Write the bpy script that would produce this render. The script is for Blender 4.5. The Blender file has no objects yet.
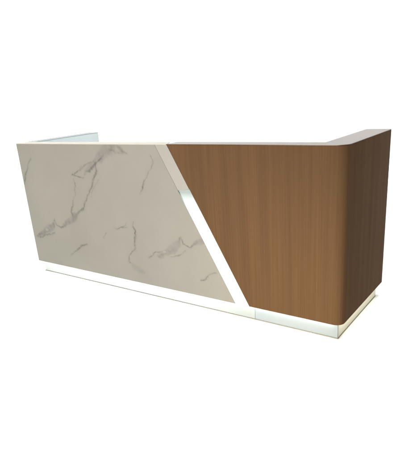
import bpy, bmesh, math, random
import numpy as np
from mathutils import Matrix, Vector

scene = bpy.context.scene
C = scene.collection

# ---------------------------------------------------------------- camera
cd = bpy.data.cameras.new('camera')
cam = bpy.data.objects.new('camera', cd)
C.objects.link(cam)
scene.camera = cam
r = Vector((0.81072983, 0.58113311, -0.0707209))
u = Vector((-0.15092826, 0.32420476, 0.93386933))
f = Vector((-0.56563045, 0.74644194, -0.35055188))
m = Matrix((r, u, -f)).transposed().to_4x4()
m.translation = Vector((0.8722, -2.417, 1.4127))
cam.matrix_world = m
cd.sensor_fit = 'HORIZONTAL'
cd.sensor_width = 36.0
cd.lens = 36.0 * 490.02 / 400.0
cd.shift_x = -0.0026
cd.shift_y = 0.1083
cd.clip_start = 0.05
cd.clip_end = 200.0

# ---------------------------------------------------------------- world and lamps (studio)
w = bpy.data.worlds.new('World')
scene.world = w
w.use_nodes = True
w.node_tree.nodes['Background'].inputs[0].default_value = (0.93, 0.95, 1.0, 1)
w.node_tree.nodes['Background'].inputs[1].default_value = 0.12


def area(name, loc, target, sx, sy, power, color=(1, 1, 1), spread=180):
    d = bpy.data.lights.new(name, 'AREA')
    d.shape = 'RECTANGLE'
    d.size = sx
    d.size_y = sy
    d.energy = power
    d.color = color
    d.spread = math.radians(spread)
    o = bpy.data.objects.new(name, d)
    C.objects.link(o)
    o.location = loc
    o.rotation_euler = (Vector(target) - Vector(loc)).to_track_quat('-Z', 'Y').to_euler()
    return o


area('overhead_softbox', (-4.0, -0.5, 6.5), (-4.0, -0.5, 0), 28, 15, 1560, (1.0, 0.985, 0.96), 36)
area('backdrop_light', (-1.0, 2.5, 6.2), (-1.0, 8.5, 2.4), 27, 1.5, 830, (1, 1, 1), 130)
area('left_wall_light', (-9.0, 0.0, 6.2), (-15.0, 0.0, 2.4), 18, 1.5, 560, (1, 1, 1), 130)
area('front_key', (-1.9, -4.6, 1.0), (-1.6, 0, 0.6), 1.4, 1.4, 236, (1.0, 0.95, 0.88))
area('warm_low_light', (0.0, -3.9, 0.6), (-0.15, 0, 0.2), 0.6, 0.5, 5.6, (1.0, 0.88, 0.62), 32)
area('cool_high_light', (-0.8, -4.2, 2.6), (-1.0, 0, 0.75), 0.7, 0.5, 5, (0.92, 0.84, 1.0), 42)

scene.view_settings.view_transform = 'Standard'
scene.view_settings.look = 'None'
scene.view_settings.exposure = 0.0
scene.view_settings.gamma = 1.0

# ---------------------------------------------------------------- dimensions (metres), origin at the front right corner on the floor
L, D, H, h = 2.7286, 0.752, 1.10, 0.10      # length, right wing depth, top, underside of the body
TF, TR, TL, DL = 0.109, 0.155, 0.108, 0.796  # thickness of front, right wing, left wing; depth of left wing
INS = 0.032                                  # plinth set back
SL = (1.257 - 0.70) / 1.0                    # lean of the diagonal joint


def diag(z, base):                           # x of a leaning edge at height z
    return base - SL * (z - h)


XM, XW = -0.70, -0.600                       # marble edge / wood edge at the underside


# ---------------------------------------------------------------- helpers
def mesh_obj(name, verts, faces, mat, parent=None, smooth=False, bevel=0.0, seg=2):
    me = bpy.data.meshes.new(name)
    me.from_pydata([tuple(v) for v in verts], [], faces)
    bm = bmesh.new()
    bm.from_mesh(me)
    bmesh.ops.recalc_face_normals(bm, faces=bm.faces)
    bm.to_mesh(me)
    bm.free()
    me.materials.append(mat)
    o = bpy.data.objects.new(name, me)
    C.objects.link(o)
    o.parent = parent
    if bevel:
        b = o.modifiers.new('bevel', 'BEVEL')
        b.width = bevel
        b.segments = seg
        b.limit_method = 'ANGLE'
        b.angle_limit = math.radians(40)
    if smooth or bevel:
        for p in me.polygons:
            p.use_smooth = True
        me.set_sharp_from_angle(angle=math.radians(35))
    return o


class MB:
    def __init__(self):
        self.v, self.f = [], []

    def ring(self, bottom, top):
        n, k = len(bottom), len(self.v)
        self.v += list(bottom) + list(top)
        self.f.append([k + i for i in range(n)][::-1])
        self.f.append([k + n + i for i in range(n)])
        for i in range(n):
            j = (i + 1) % n
            self.f.append([k + i, k + j, k + n + j, k + n + i])
        return self

    def box(self, x0, x1, y0, y1, z0, z1):
        b = [(x0, y0), (x1, y0), (x1, y1), (x0, y1)]
        return self.ring([(x, y, z0) for x, y in b], [(x, y, z1) for x, y in b])

    def poly_xz(self, pts, y0, y1):          # outline in the front plane, given a thickness
        n, k = len(pts), len(self.v)
        self.v += [(x, y0, z) for x, z in pts] + [(x, y1, z) for x, z in pts]
        self.f.append([k + i for i in range(n)])
        self.f.append([k + n + i for i in range(n)][::-1])
        for i in range(n):
            j = (i + 1) % n
            self.f.append([k + i, k + j, k + n + j, k + n + i])
        return self

    def build(self, name, mat, parent=None, **k):
        return mesh_obj(name, self.v, self.f, mat, parent, **k)


def new_mat(name, col=(0.8, 0.8, 0.8), rough=0.5, spec=0.5, emit=None, es=0.0):
    mt = bpy.data.materials.new(name)
    mt.use_nodes = True
    b = mt.node_tree.nodes['Principled BSDF']
    b.inputs['Base Color'].default_value = (*col, 1)
    b.inputs['Roughness'].default_value = rough
    b.inputs['Specular IOR Level'].default_value = spec
    if emit:
        b.inputs['Emission Color'].default_value = (*emit, 1)
        b.inputs['Emission Strength'].default_value = es
    return mt, mt.node_tree, b


def node(nt, kind, **props):
    n = nt.nodes.new(kind)
    for k, v in props.items():
        setattr(n, k, v)
    return n


def coords(nt, scale=(1, 1, 1)):
    tc = node(nt, 'ShaderNodeTexCoord')
    mp = node(nt, 'ShaderNodeMapping')
    mp.inputs['Scale'].default_value = scale
    nt.links.new(tc.outputs['Object'], mp.inputs['Vector'])
    return mp.outputs['Vector']


def noise(nt, vec, scale, detail=4, rough=0.55):
    n = node(nt, 'ShaderNodeTexNoise')
    n.inputs['Scale'].default_value = scale
    n.inputs['Detail'].default_value = detail
    n.inputs['Roughness'].default_value = rough
    nt.links.new(vec, n.inputs['Vector'])
    return n.outputs['Fac']


def ramp(nt, fac, stops):
    n = node(nt, 'ShaderNodeValToRGB')
    e = n.color_ramp.elements
    e[0].position, e[0].color = stops[0][0], (*stops[0][1], 1)
    e[1].position, e[1].color = stops[-1][0], (*stops[-1][1], 1)
    for p, c in stops[1:-1]:
        x = e.new(p)
        x.color = (*c, 1)
    nt.links.new(fac, n.inputs['Fac'])
    return n.outputs['Color']


def mix(nt, fac, a, b, mode='MIX'):
    n = node(nt, 'ShaderNodeMix', data_type='RGBA', blend_type=mode)
    for sock, val in ((n.inputs['Factor'], fac), (n.inputs['A'], a), (n.inputs['B'], b)):
        if hasattr(val, 'links'):
            nt.links.new(val, sock)
        elif isinstance(val, tuple):
            sock.default_value = (*val, 1)
        else:
            sock.default_value = val
    return n.outputs['Result']


def bump(nt, b, height, strength, dist=0.001):
    n = node(nt, 'ShaderNodeBump')
    n.inputs['Strength'].default_value = strength
    n.inputs['Distance'].default_value = dist
    nt.links.new(height, n.inputs['Height'])
    nt.links.new(n.outputs['Normal'], b.inputs['Normal'])


# ---------------------------------------------------------------- materials
M_back, nt, b = new_mat('white_seamless_paper', (0.9, 0.9, 0.9), 0.9, 0.1)
nt.links.new(mix(nt, noise(nt, coords(nt), 3.0), (0.89, 0.89, 0.89), (0.91, 0.91, 0.91)), b.inputs['Base Color'])


def wood(name, dark, light, gold, rough, spec):
    mt, nt, b = new_mat(name, light, rough, spec)
    fine = noise(nt, coords(nt, (150, 150, 1.1)), 1.0, 6, 0.6)      # pores drawn out along the grain
    broad = noise(nt, coords(nt, (17, 17, 0.35)), 1.0, 4, 0.6)      # wider bands of figure
    patch = noise(nt, coords(nt, (2.5, 2.5, 0.25)), 1.0, 2, 0.5)
    c = ramp(nt, fine, [(0.25, dark), (0.5, light), (0.8, gold)])
    c2 = ramp(nt, broad, [(0.3, (0.89, 0.89, 0.91)), (0.7, (1.09, 1.08, 1.03))])
    c3 = ramp(nt, patch, [(0.3, (0.95, 0.95, 0.97)), (0.7, (1.04, 1.03, 1.0))])
    c = mix(nt, 1.0, c, c2, 'MULTIPLY')
    c = mix(nt, 1.0, c, c3, 'MULTIPLY')
    nt.links.new(c, b.inputs['Base Color'])
    bump(nt, b, fine, 0.12, 0.0006)
    return mt


W3 = ((0.074, 0.0415, 0.021), (0.086, 0.049, 0.0245), (0.099, 0.0575, 0.0285))
M_wood = wood('walnut_laminate', *W3, 0.55, 0.005)
M_woodtop = wood('walnut_laminate_polished_top', *W3, 0.27, 0.26)

M_marble, nt, b = new_mat('white_marble_laminate', (0.3, 0.29, 0.24), 0.42, 0.25)
vec = coords(nt)
att = node(nt, 'ShaderNodeAttribute', attribute_name='vein')
att2 = node(nt, 'ShaderNodeAttribute', attribute_name='smoke')
base = ramp(nt, noise(nt, vec, 2.2, 5, 0.6), [(0.3, (0.179, 0.173, 0.144)), (0.7, (0.199, 0.192, 0.163))])
c = mix(nt, att2.outputs['Fac'], base, (0.140, 0.129, 0.120))
c = mix(nt, att.outputs['Fac'], c, (0.066, 0.061, 0.047))
nt.links.new(c, b.inputs['Base Color'])

M_cream, nt, b = new_mat('cream_laminate', (0.62, 0.58, 0.46), 0.4, 0.3)
nt.links.new(mix(nt, noise(nt, coords(nt), 25), (0.225, 0.218, 0.186), (0.24, 0.232, 0.20)), b.inputs['Base Color'])
M_ledge, nt, b = new_mat('cream_polished_ledge', (0.6, 0.56, 0.46), 0.35, 0.4)
nt.links.new(mix(nt, noise(nt, coords(nt), 20), (0.35, 0.32, 0.25), (0.385, 0.355, 0.28)), b.inputs['Base Color'])
M_white, nt, b = new_mat('pale_blue_white_laminate', (0.5, 0.54, 0.56), 0.45, 0.3)
nt.links.new(mix(nt, noise(nt, coords(nt), 8), (0.78, 0.85, 0.86), (0.82, 0.89, 0.90)), b.inputs['Base Color'])
M_cap, nt, b = new_mat('pale_blue_grey_cap', (0.45, 0.5, 0.52), 0.5, 0.2)
nt.links.new(mix(nt, noise(nt, coords(nt), 8), (0.36, 0.41, 0.42), (0.40, 0.45, 0.46)), b.inputs['Base Color'])
M_trim, nt, b = new_mat('grey_base_trim', (0.30, 0.28, 0.23), 0.5, 0.3)
nt.links.new(mix(nt, noise(nt, coords(nt), 30), (0.19, 0.18, 0.14), (0.22, 0.21, 0.17)), b.inputs['Base Color'])
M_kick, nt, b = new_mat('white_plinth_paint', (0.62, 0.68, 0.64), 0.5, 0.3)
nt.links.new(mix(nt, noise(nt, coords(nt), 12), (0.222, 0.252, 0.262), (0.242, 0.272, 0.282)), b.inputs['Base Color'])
M_kicks, nt, b = new_mat('cream_plinth_paint', (0.62, 0.68, 0.64), 0.5, 0.3)
nt.links.new(mix(nt, noise(nt, coords(nt), 12), (0.60, 0.59, 0.47), (0.64, 0.63, 0.51)), b.inputs['Base Color'])
M_ledw, nt, b = new_mat('warm_led_tape', (0.9, 0.9, 0.9), 0.6, 0.2, (1.0, 0.95, 0.82), 12.0)
M_led, nt, b = new_mat('led_tape', (0.9, 0.9, 0.9), 0.6, 0.2, (0.93, 1.0, 0.97), 15.0)
M_glow, nt, b = new_mat('lit_acrylic', (0.27, 0.295, 0.285), 0.35, 0.3, (0.95, 1.0, 0.98), 0.36)
# plinth glow is put into the emission, fading towards the joint to soften the seam
sx = node(nt, 'ShaderNodeSeparateXYZ')
nt.links.new(coords(nt), sx.inputs[0])
mr = node(nt, 'ShaderNodeMapRange', interpolation_type='SMOOTHSTEP')
mr.inputs['From Min'].default_value = -0.60
mr.inputs['From Max'].default_value = -1.05
mr.inputs['To Min'].default_value = 0.0
mr.inputs['To Max'].default_value = 0.34
nt.links.new(sx.outputs['X'], mr.inputs['Value'])
nt.links.new(mr.outputs['Result'], b.inputs['Emission Strength'])
# the light fades towards the top end of the diagonal tube
M_diag, nt, b = new_mat('lit_acrylic_fading_end', (0.22, 0.265, 0.25), 0.3, 0.4, (0.93, 1.0, 0.98), 1.0)
sx = node(nt, 'ShaderNodeSeparateXYZ')
nt.links.new(coords(nt), sx.inputs[0])
mr = node(nt, 'ShaderNodeMapRange')
mr.inputs['From Min'].default_value = 0.80
mr.inputs['From Max'].default_value = 0.68
mr.inputs['To Min'].default_value = 0.0
mr.inputs['To Max'].default_value = 1.1
nt.links.new(sx.outputs['Z'], mr.inputs['Value'])
nt.links.new(mr.outputs['Result'], b.inputs['Emission Strength'])

# ---------------------------------------------------------------- the setting: one seamless white sweep, floor rolling up into a wall
XL, XRT, YF, YB, RAD, RCOR = -15.0, 14.0, -9.0, 9.5, 2.5, 4.5
path = [((XL, YF), (1, 0))] + [((XL, YF + 1.5 * k), (1, 0)) for k in range(1, 9)]
for k in range(13):                                  # rounded back left corner
    a = math.radians(180 - 7.5 * k)
    path.append(((XL + RCOR + RCOR * math.cos(a), YB - RCOR + RCOR * math.sin(a)), (-math.cos(a), -math.sin(a))))
path += [((XL + RCOR + 3.0 * k, YB), (0, -1)) for k in range(1, 8)] + [((XRT, YB), (0, -1))]
prof = [(RAD - RAD * math.sin(math.radians(6 * k)), RAD - RAD * math.cos(math.radians(6 * k))) for k in range(16)] + [(0.0, 9.0)]
vs = [(px + nx * d, py + ny * d, z) for (px, py), (nx, ny) in path for d, z in prof]
NP = len(prof)
fs = [[i * NP + k, (i + 1) * NP + k, (i + 1) * NP + k + 1, i * NP + k + 1] for i in range(len(path) - 1) for k in range(NP - 1)]
vs.append((XRT, YF, 0.0))
fs.append([i * NP for i in range(len(path))] + [len(vs) - 1])
floor = mesh_obj('floor', vs, fs, M_back, smooth=True)
floor['kind'] = 'structure'

# ---------------------------------------------------------------- the reception desk
desk = bpy.data.objects.new('reception_desk', None)
C.objects.link(desk)
desk.location = (-L / 2, D / 2, 0)
desk['label'] = 'long reception desk with white veined marble front, brown wood end and glowing diagonal strip'
desk['category'] = 'reception desk'
DESK = desk


def part(o, label=None):
    o.matrix_parent_inverse = Matrix.Translation((-desk.location.x, -desk.location.y, 0))
    if label:
        o['label'] = label
    return o

VEINS=[
  [(-2.572, 0.995, 0.0063, 0.5), (-2.623, 0.931, 0.0063, 0.5), (-2.665, 0.873, 0.0088, 0.8), (-2.685, 0.84, 0.0116, 1), (-2.723, 0.772, 0.0073, 0.6)] ,
  [(-1.645, 1.092, 0.0439, 0.55), (-1.702, 1.052, 0.0402, 0.5), (-1.77, 1.01, 0.0329, 0.5), (-1.841, 0.966, 0.0255, 0.55), (-1.91, 0.914, 0.0231, 0.5), (-1.965, 0.883, 0.0133, 0.4)] ,
  [(-1.678, 1.072, 0.0163, 0.5), (-1.625, 1.057, 0.0084, 0.75)] ,
  [(-1.599, 1.086, 0.0147, 0.4), (-1.556, 1.06, 0.0118, 0.6), (-1.504, 1.041, 0.0053, 0.6)] ,
  [(-1.654, 1.045, 0.0247, 0.25), (-1.577, 1.05, 0.0077, 0.35), (-1.522, 1.041, 0.0039, 0.5)] ,
  [(-1.848, 0.98, 0.0069, 0.4), (-1.952, 0.942, 0.0088, 0.45), (-2.038, 0.903, 0.0088, 0.6), (-2.077, 0.879, 0.0112, 0.8), (-2.106, 0.874, 0.0059, 0.5)] ,
  [(-2.079, 0.872, 0.0077, 0.8), (-2.026, 0.859, 0.0084, 0.7), (-1.971, 0.857, 0.0055, 0.5)] ,
  [(-1.737, 1.024, 0.0098, 0.7), (-1.807, 0.981, 0.0102, 0.8), (-1.849, 0.952, 0.0118, 0.8), (-1.896, 0.908, 0.0112, 0.8), (-1.941, 0.895, 0.0088, 0.6)] ,
  [(-1.832, 0.959, 0.0118, 0.7), (-1.834, 0.903, 0.0137, 0.8), (-1.871, 0.851, 0.0098, 0.7), (-1.899, 0.795, 0.0112, 0.8), (-1.944, 0.736, 0.0073, 0.7), (-2.003, 0.668, 0.0084, 0.7), (-2.02, 0.628, 0.0094, 0.7), (-2.092, 0.579, 0.0147, 0.6), (-2.154, 0.538, 0.0202, 0.8)] ,
  [(-1.813, 0.853, 0.0059, 0.3), (-1.894, 0.769, 0.0063, 0.3), (-1.929, 0.707, 0.0059, 0.2)] ,
  [(-2.094, 0.841, 0.0049, 0.4), (-2.08, 0.796, 0.0084, 0.5), (-2.102, 0.738, 0.0059, 0.4), (-2.134, 0.678, 0.0059, 0.4), (-2.155, 0.63, 0.0088, 0.6), (-2.179, 0.58, 0.0118, 0.7), (-2.171, 0.541, 0.0175, 0.8)] ,
  [(-2.09, 0.587, 0.0118, 0.5), (-2.147, 0.543, 0.0294, 0.75), (-2.214, 0.512, 0.0245, 0.75), (-2.284, 0.473, 0.0206, 0.8), (-2.341, 0.442, 0.0094, 0.9), (-2.391, 0.446, 0.0073, 0.7), (-2.407, 0.503, 0.0063, 0.6)] ,
  [(-2.412, 0.486, 0.0102, 0.6), (-2.443, 0.44, 0.0255, 0.65), (-2.511, 0.408, 0.0302, 0.65), (-2.596, 0.364, 0.0224, 0.75), (-2.684, 0.327, 0.0094, 0.7)] ,
  [(-2.432, 0.386, 0.0098, 0.5), (-2.533, 0.353, 0.0112, 0.6), (-2.648, 0.325, 0.0088, 0.7)] ,
  [(-2.056, 0.334, 0.0063, 0.7), (-2.133, 0.303, 0.0118, 0.8), (-2.19, 0.266, 0.0094, 0.6), (-2.276, 0.212, 0.0073, 0.4)] ,
  [(-1.815, 0.458, 0.0059, 0.5), (-1.851, 0.407, 0.0045, 0.3)] ,
  [(-1.717, 0.499, 0.0059, 0.5), (-1.672, 0.496, 0.0059, 0.6), (-1.634, 0.511, 0.0059, 0.7), (-1.599, 0.541, 0.0049, 0.5)] ,
  [(-1.645, 0.504, 0.0059, 0.5), (-1.594, 0.512, 0.0049, 0.5)] ,
  [(-1.517, 0.563, 0.0055, 0.5), (-1.535, 0.525, 0.0059, 0.6), (-1.512, 0.493, 0.0079, 0.8), (-1.524, 0.419, 0.0094, 0.9), (-1.545, 0.359, 0.0075, 0.7), (-1.606, 0.293, 0.0055, 0.5), (-1.618, 0.253, 0.0073, 0.8), (-1.589, 0.24, 0.0049, 0.5)] ,
  [(-1.582, 0.223, 0.0179, 0.35), (-1.535, 0.207, 0.0232, 0.35), (-1.479, 0.184, 0.0179, 0.3)] ,
  [(-1.3, 1.031, 0.0045, 0.4), (-1.286, 0.983, 0.0094, 0.5), (-1.313, 0.944, 0.0049, 0.5), (-1.351, 0.889, 0.0049, 0.5), (-1.382, 0.849, 0.0089, 0.7), (-1.392, 0.811, 0.0079, 0.95), (-1.432, 0.763, 0.0049, 0.3)] ,
  [(-1.103, 0.501, 0.0075, 0.5), (-1.134, 0.456, 0.0234, 0.5), (-1.181, 0.414, 0.0333, 0.55), (-1.248, 0.369, 0.0244, 0.6), (-1.316, 0.334, 0.0154, 0.6)] ,
  [(-1.228, 0.387, 0.0079, 0.5), (-1.34, 0.359, 0.0065, 0.5), (-1.417, 0.311, 0.0055, 0.6)] ,
  [(-1.103, 0.501, 0.0059, 0.6), (-1.086, 0.454, 0.006, 0.7), (-1.035, 0.44, 0.0069, 0.8)] ,
  [(-1.035, 0.44, 0.0079, 0.6), (-0.974, 0.475, 0.0194, 0.5), (-0.9, 0.504, 0.0245, 0.5)] ,
  [(-1.072, 0.4, 0.0055, 0.4), (-1.152, 0.368, 0.0065, 0.5), (-1.216, 0.345, 0.0049, 0.4)] ,
  [(-0.965, 0.218, 0.0075, 0.8), (-0.915, 0.234, 0.0075, 0.8), (-0.901, 0.258, 0.0059, 0.6), (-0.831, 0.294, 0.0049, 0.6)] ,
]

# marble front: a fine sheet whose veins follow the slab's drawn pattern
NU, NV = 560, 300
zs = np.linspace(h, H - 0.004, NV)
uu = np.linspace(0, 1, NU)
Z, U = np.meshgrid(zs, uu, indexing='ij')
XR = XM - SL * (Z - h)
X = -L + (XR + L) * U
rng = np.random.RandomState(7)


def lattice(px, pz, cell, seed):             # smooth value noise, about -1..1
    rg = np.random.RandomState(seed)
    t = rg.rand(256, 256) * 2 - 1
    gx, gz = px / cell, pz / cell
    ix, iz = np.floor(gx).astype(int), np.floor(gz).astype(int)
    fx, fz = gx - ix, gz - iz
    fx, fz = fx * fx * (3 - 2 * fx), fz * fz * (3 - 2 * fz)
    g = lambda a, c: t[a % 256, c % 256]
    return (g(ix, iz) * (1 - fx) + g(ix + 1, iz) * fx) * (1 - fz) + (g(ix, iz + 1) * (1 - fx) + g(ix + 1, iz + 1) * fx) * fz


wx = X + 0.009 * lattice(X, Z, 0.045, 1) + 0.0045 * lattice(X, Z, 0.010, 2)
wz = Z + 0.009 * lattice(X, Z, 0.045, 3) + 0.0045 * lattice(X, Z, 0.010, 4)
grain = 0.5 + 0.5 * lattice(X, Z, 0.016, 5)
grain2 = 0.5 + 0.5 * lattice(X, Z, 0.04, 6)
vein = np.zeros_like(X)
smoke = np.zeros_like(X)
for line in VEINS:
    for (ax, az, aw, a_s), (bx_, bz, bw, bs) in zip(line[:-1], line[1:]):
        dx, dz = bx_ - ax, bz - az
        t = np.clip(((wx - ax) * dx + (wz - az) * dz) / (dx * dx + dz * dz), 0, 1)
        d = np.hypot(wx - ax - t * dx, wz - az - t * dz)
        wd = (aw + (bw - aw) * t)
        st = (a_s + (bs - a_s) * t)
        core = np.clip(1.35 - d / (wd * 0.8), 0, 1)
        wide = np.clip((wd - 0.012) / 0.012, 0, 1)              # broad veins are smoky, thin ones sharp
        vein = np.maximum(vein, core * st * (1 - 0.72 * wide) * (0.35 + 0.75 * grain))
        smoke = np.maximum(smoke, np.clip(2.6 - d / (wd * 0.48), 0, 1) * st * wide * (0.25 + 0.55 * grain2 + 0.45 * grain) * 1.35)
        smoke = np.maximum(smoke, np.clip(1 - d / (wd + 0.016), 0, 1) * st * 0.3)
speck = (np.hypot((X + 2.535) / 1.6, Z - 0.400) < 0.011) | (np.hypot((X + 1.262) / 1.8, Z - 0.376) < 0.009)
vein[speck] = 0
smoke[speck] = 0
verts = np.stack([X.ravel(), np.zeros(X.size), Z.ravel()], 1)
idx = np.arange(NU * NV).reshape(NV, NU)
quads = np.stack([idx[:-1, :-1], idx[:-1, 1:], idx[1:, 1:], idx[1:, :-1]], -1).reshape(-1, 4)
YT = 0.022
zt = H - 0.004
n0 = len(verts)
back = [(-L, YT, h), (XM, YT, h), (diag(zt, XM), YT, zt), (-L, YT, zt)]
c = [idx[0, 0], idx[0, -1], idx[-1, -1], idx[-1, 0]]
vl = [tuple(v) for v in verts] + [tuple(v) for v in verts[c]] + back
fl = quads.tolist()
k, bk = n0, n0 + 4
fl += [[bk + 3, bk + 2, bk + 1, bk]]
for i in range(4):
    j = (i + 1) % 4
    fl.append([k + i, bk + i, bk + j, k + j])
me = bpy.data.meshes.new('marble_panel')
me.from_pydata(vl, [], fl)
me.materials.append(M_marble)
me.materials.append(M_diag)
me.polygons[len(fl) - 3].material_index = 1      # marble slab edge made to emit, standing in for glow from the joint
for nm, arr in (('vein', vein), ('smoke', smoke)):
    at = me.attributes.new(nm, 'FLOAT', 'POINT')
    buf = np.zeros(len(vl), dtype=np.float32)
    buf[:n0] = np.clip(arr.ravel(), 0, 1)
    at.data.foreach_set('value', buf)
mp = bpy.data.objects.new('marble_panel', me)
C.objects.link(mp)
mp.parent = DESK
part(mp)

# white carcass behind the marble and the glowing joint
part(MB().poly_xz([(-L + 0.001, h), (XW - 0.002, h), (diag(H - 0.0045, XW) - 0.002, H - 0.0045), (-L + 0.001, H - 0.0045)], YT + 0.0005, TF)
     .build('cabinet', M_white, DESK))

# cream ledge on top of the marble half, its inner end cut back beside the wood
zl = H
led = [(-L, -0.0015), (diag(H, XW) - 0.002, -0.0015), (diag(H, XW) - 0.002, 0.012), (diag(H, XW) - 0.06, TF), (-L, TF)]
part(MB().ring([(x, y, H - 0.004) for x, y in led], [(x, y, zl) for x, y in led]).build('top_ledge', M_ledge, DESK),
     'cream top ledge over the marble front')

# left wing: pale inside, marble outer skin
part(MB().box(-L + 0.0265, -L + TL, TF + 0.0005, DL, H - 0.003, H).build('wing_cap', M_cap, DESK))
part(MB().box(-L + 0.0145, -L + TL, TF + 0.0005, DL, h, H - 0.0035).build('side_wing', M_white, DESK, bevel=0.002),
     'pale blue-white side wing at the marble end')
part(MB().box(-L, -L + 0.014, TF + 0.0005, DL, h, H - 0.0035).build('side_veneer', M_marble, DESK))

part(MB().box(-L, -L + 0.026, TF + 0.0005, DL, H - 0.003, H + 0.0005).build('edge_trim', M_trim, DESK))

# wood half: front, rounded corner and thick end wing in one piece
RC = 0.052
ring = [('d', 0.0)]
for i in range(13):
    a = math.radians(-90 + 7.5 * i)
    ring.append((-RC + RC * math.cos(a), RC + RC * math.sin(a)))
rr = 0.012
for i in range(5):
    a = math.radians(22.5 * i)
    ring.append((-rr + rr * math.cos(a), D - rr + rr * math.sin(a)))
ring += [(-TR, D), (-TR, TF), ('d', TF)]


def rg(z):
    return [(diag(z, XW) if x == 'd' else x, y, z) for x, y in ring]


rt = rg(H)
part(MB().ring([(x, y, H - 0.0032) for x, y, z in rt], rt).build('top_ledge', M_woodtop, DESK), 'brown wood top ledge')
part(MB().ring(rg(h), rg(H - 0.0035)).build('wood_panel', M_wood, DESK, bevel=0.0025),
     'brown wood front and end wing with rounded corner')

# diagonal joint: opaque cream upper piece, lit acrylic below
zc = 0.812
g = 0.0012
part(MB().poly_xz([(diag(zc, XM) + g, zc), (diag(zc + 0.012, XW) - g, zc + 0.012), (diag(H - 0.0045, XW) - g, H - 0.0045), (diag(H - 0.0045, XM) + g, H - 0.0045)], 0.0006, YT)
     .build('joint_cover', M_cream, DESK), 'opaque cream upper end of the diagonal strip')
part(MB().poly_xz([(diag(h, XM) + g, h), (diag(h, XW) - g, h), (diag(zc, XW) - g, zc + 0.0115), (diag(zc, XM) + g, zc - 0.0005)], 0.006, YT)
     .build('light_strip', M_diag, DESK), 'glowing white diagonal light strip')

# worktop inside the U, well below the ledge
part(MB().box(-L + TL + 0.001, -TR - 0.001, TF + 0.001, 0.70, 0.725, 0.75).build('worktop', M_white, DESK, bevel=0.002))

# plinth: core, glowing or painted faces, LED tape under the body, thin base trim
XS = -0.577
p = MB()
p.box(-L + INS + 0.004, -INS - 0.004, INS + 0.004, TF - 0.01, 0.006, h - 0.001)
p.box(-TR + 0.02, -INS - 0.004, TF - 0.0095, D - INS - 0.004, 0.006, h - 0.001)
p.box(-L + INS + 0.004, -L + TL - 0.02, TF - 0.0095, DL - INS - 0.004, 0.006, h - 0.001)
plinth = part(p.build('plinth', M_kick, DESK))
zp0, zp1 = 0.006, h - 0.0015
part(MB().box(-L + INS, XS - 0.001, INS, INS + 0.0035, zp0, zp1).build('plinth_light', M_glow, DESK, bevel=0.001),
     'brightly glowing plinth panel under the marble')
RP = 0.0045
ang = [math.radians(-90 + 15 * i) for i in range(7)]
out = [(XS + 0.001, INS)] + [(-INS - RP + RP * math.cos(a), INS + RP + RP * math.sin(a)) for a in ang]
inn = [(-INS - 0.0035, INS + 0.0035 + RP), (-INS - 0.0035 - RP * 0.3, INS + 0.0035), (XS + 0.001, INS + 0.0035)]
po = out + inn
part(MB().ring([(x, y, zp0) for x, y in po], [(x, y, zp1) for x, y in po]).build('plinth_panel', M_kick, DESK, smooth=True),
     'dimmer greenish-white plinth panel under the wood front')
part(MB().box(-INS - 0.0035, -INS, INS + RP + 0.004, D - INS, zp0, zp1).build('plinth_panel', M_kicks, DESK, bevel=0.001),
     'cream plinth panel under the wood end')
part(MB().box(-L + 0.05, -0.055, 0.014, 0.024, h - 0.004, h - 0.0005).build('led_tape', M_led, DESK))
part(MB().box(-0.024, -0.014, 0.06, D - 0.04, h - 0.004, h - 0.0005).build('led_tape', M_ledw, DESK))
t = MB()
t.box(-L + INS - 0.002, -INS + 0.002, INS - 0.002, INS + 0.02, 0.0, 0.0055)
t.box(-INS - 0.02, -INS + 0.002, INS + 0.0205, D - INS + 0.002, 0.0, 0.0055)
t.box(-L + INS - 0.002, -L + INS + 0.02, INS + 0.0205, DL - INS, 0.0, 0.0055)
part(t.build('base_trim', M_trim, DESK))
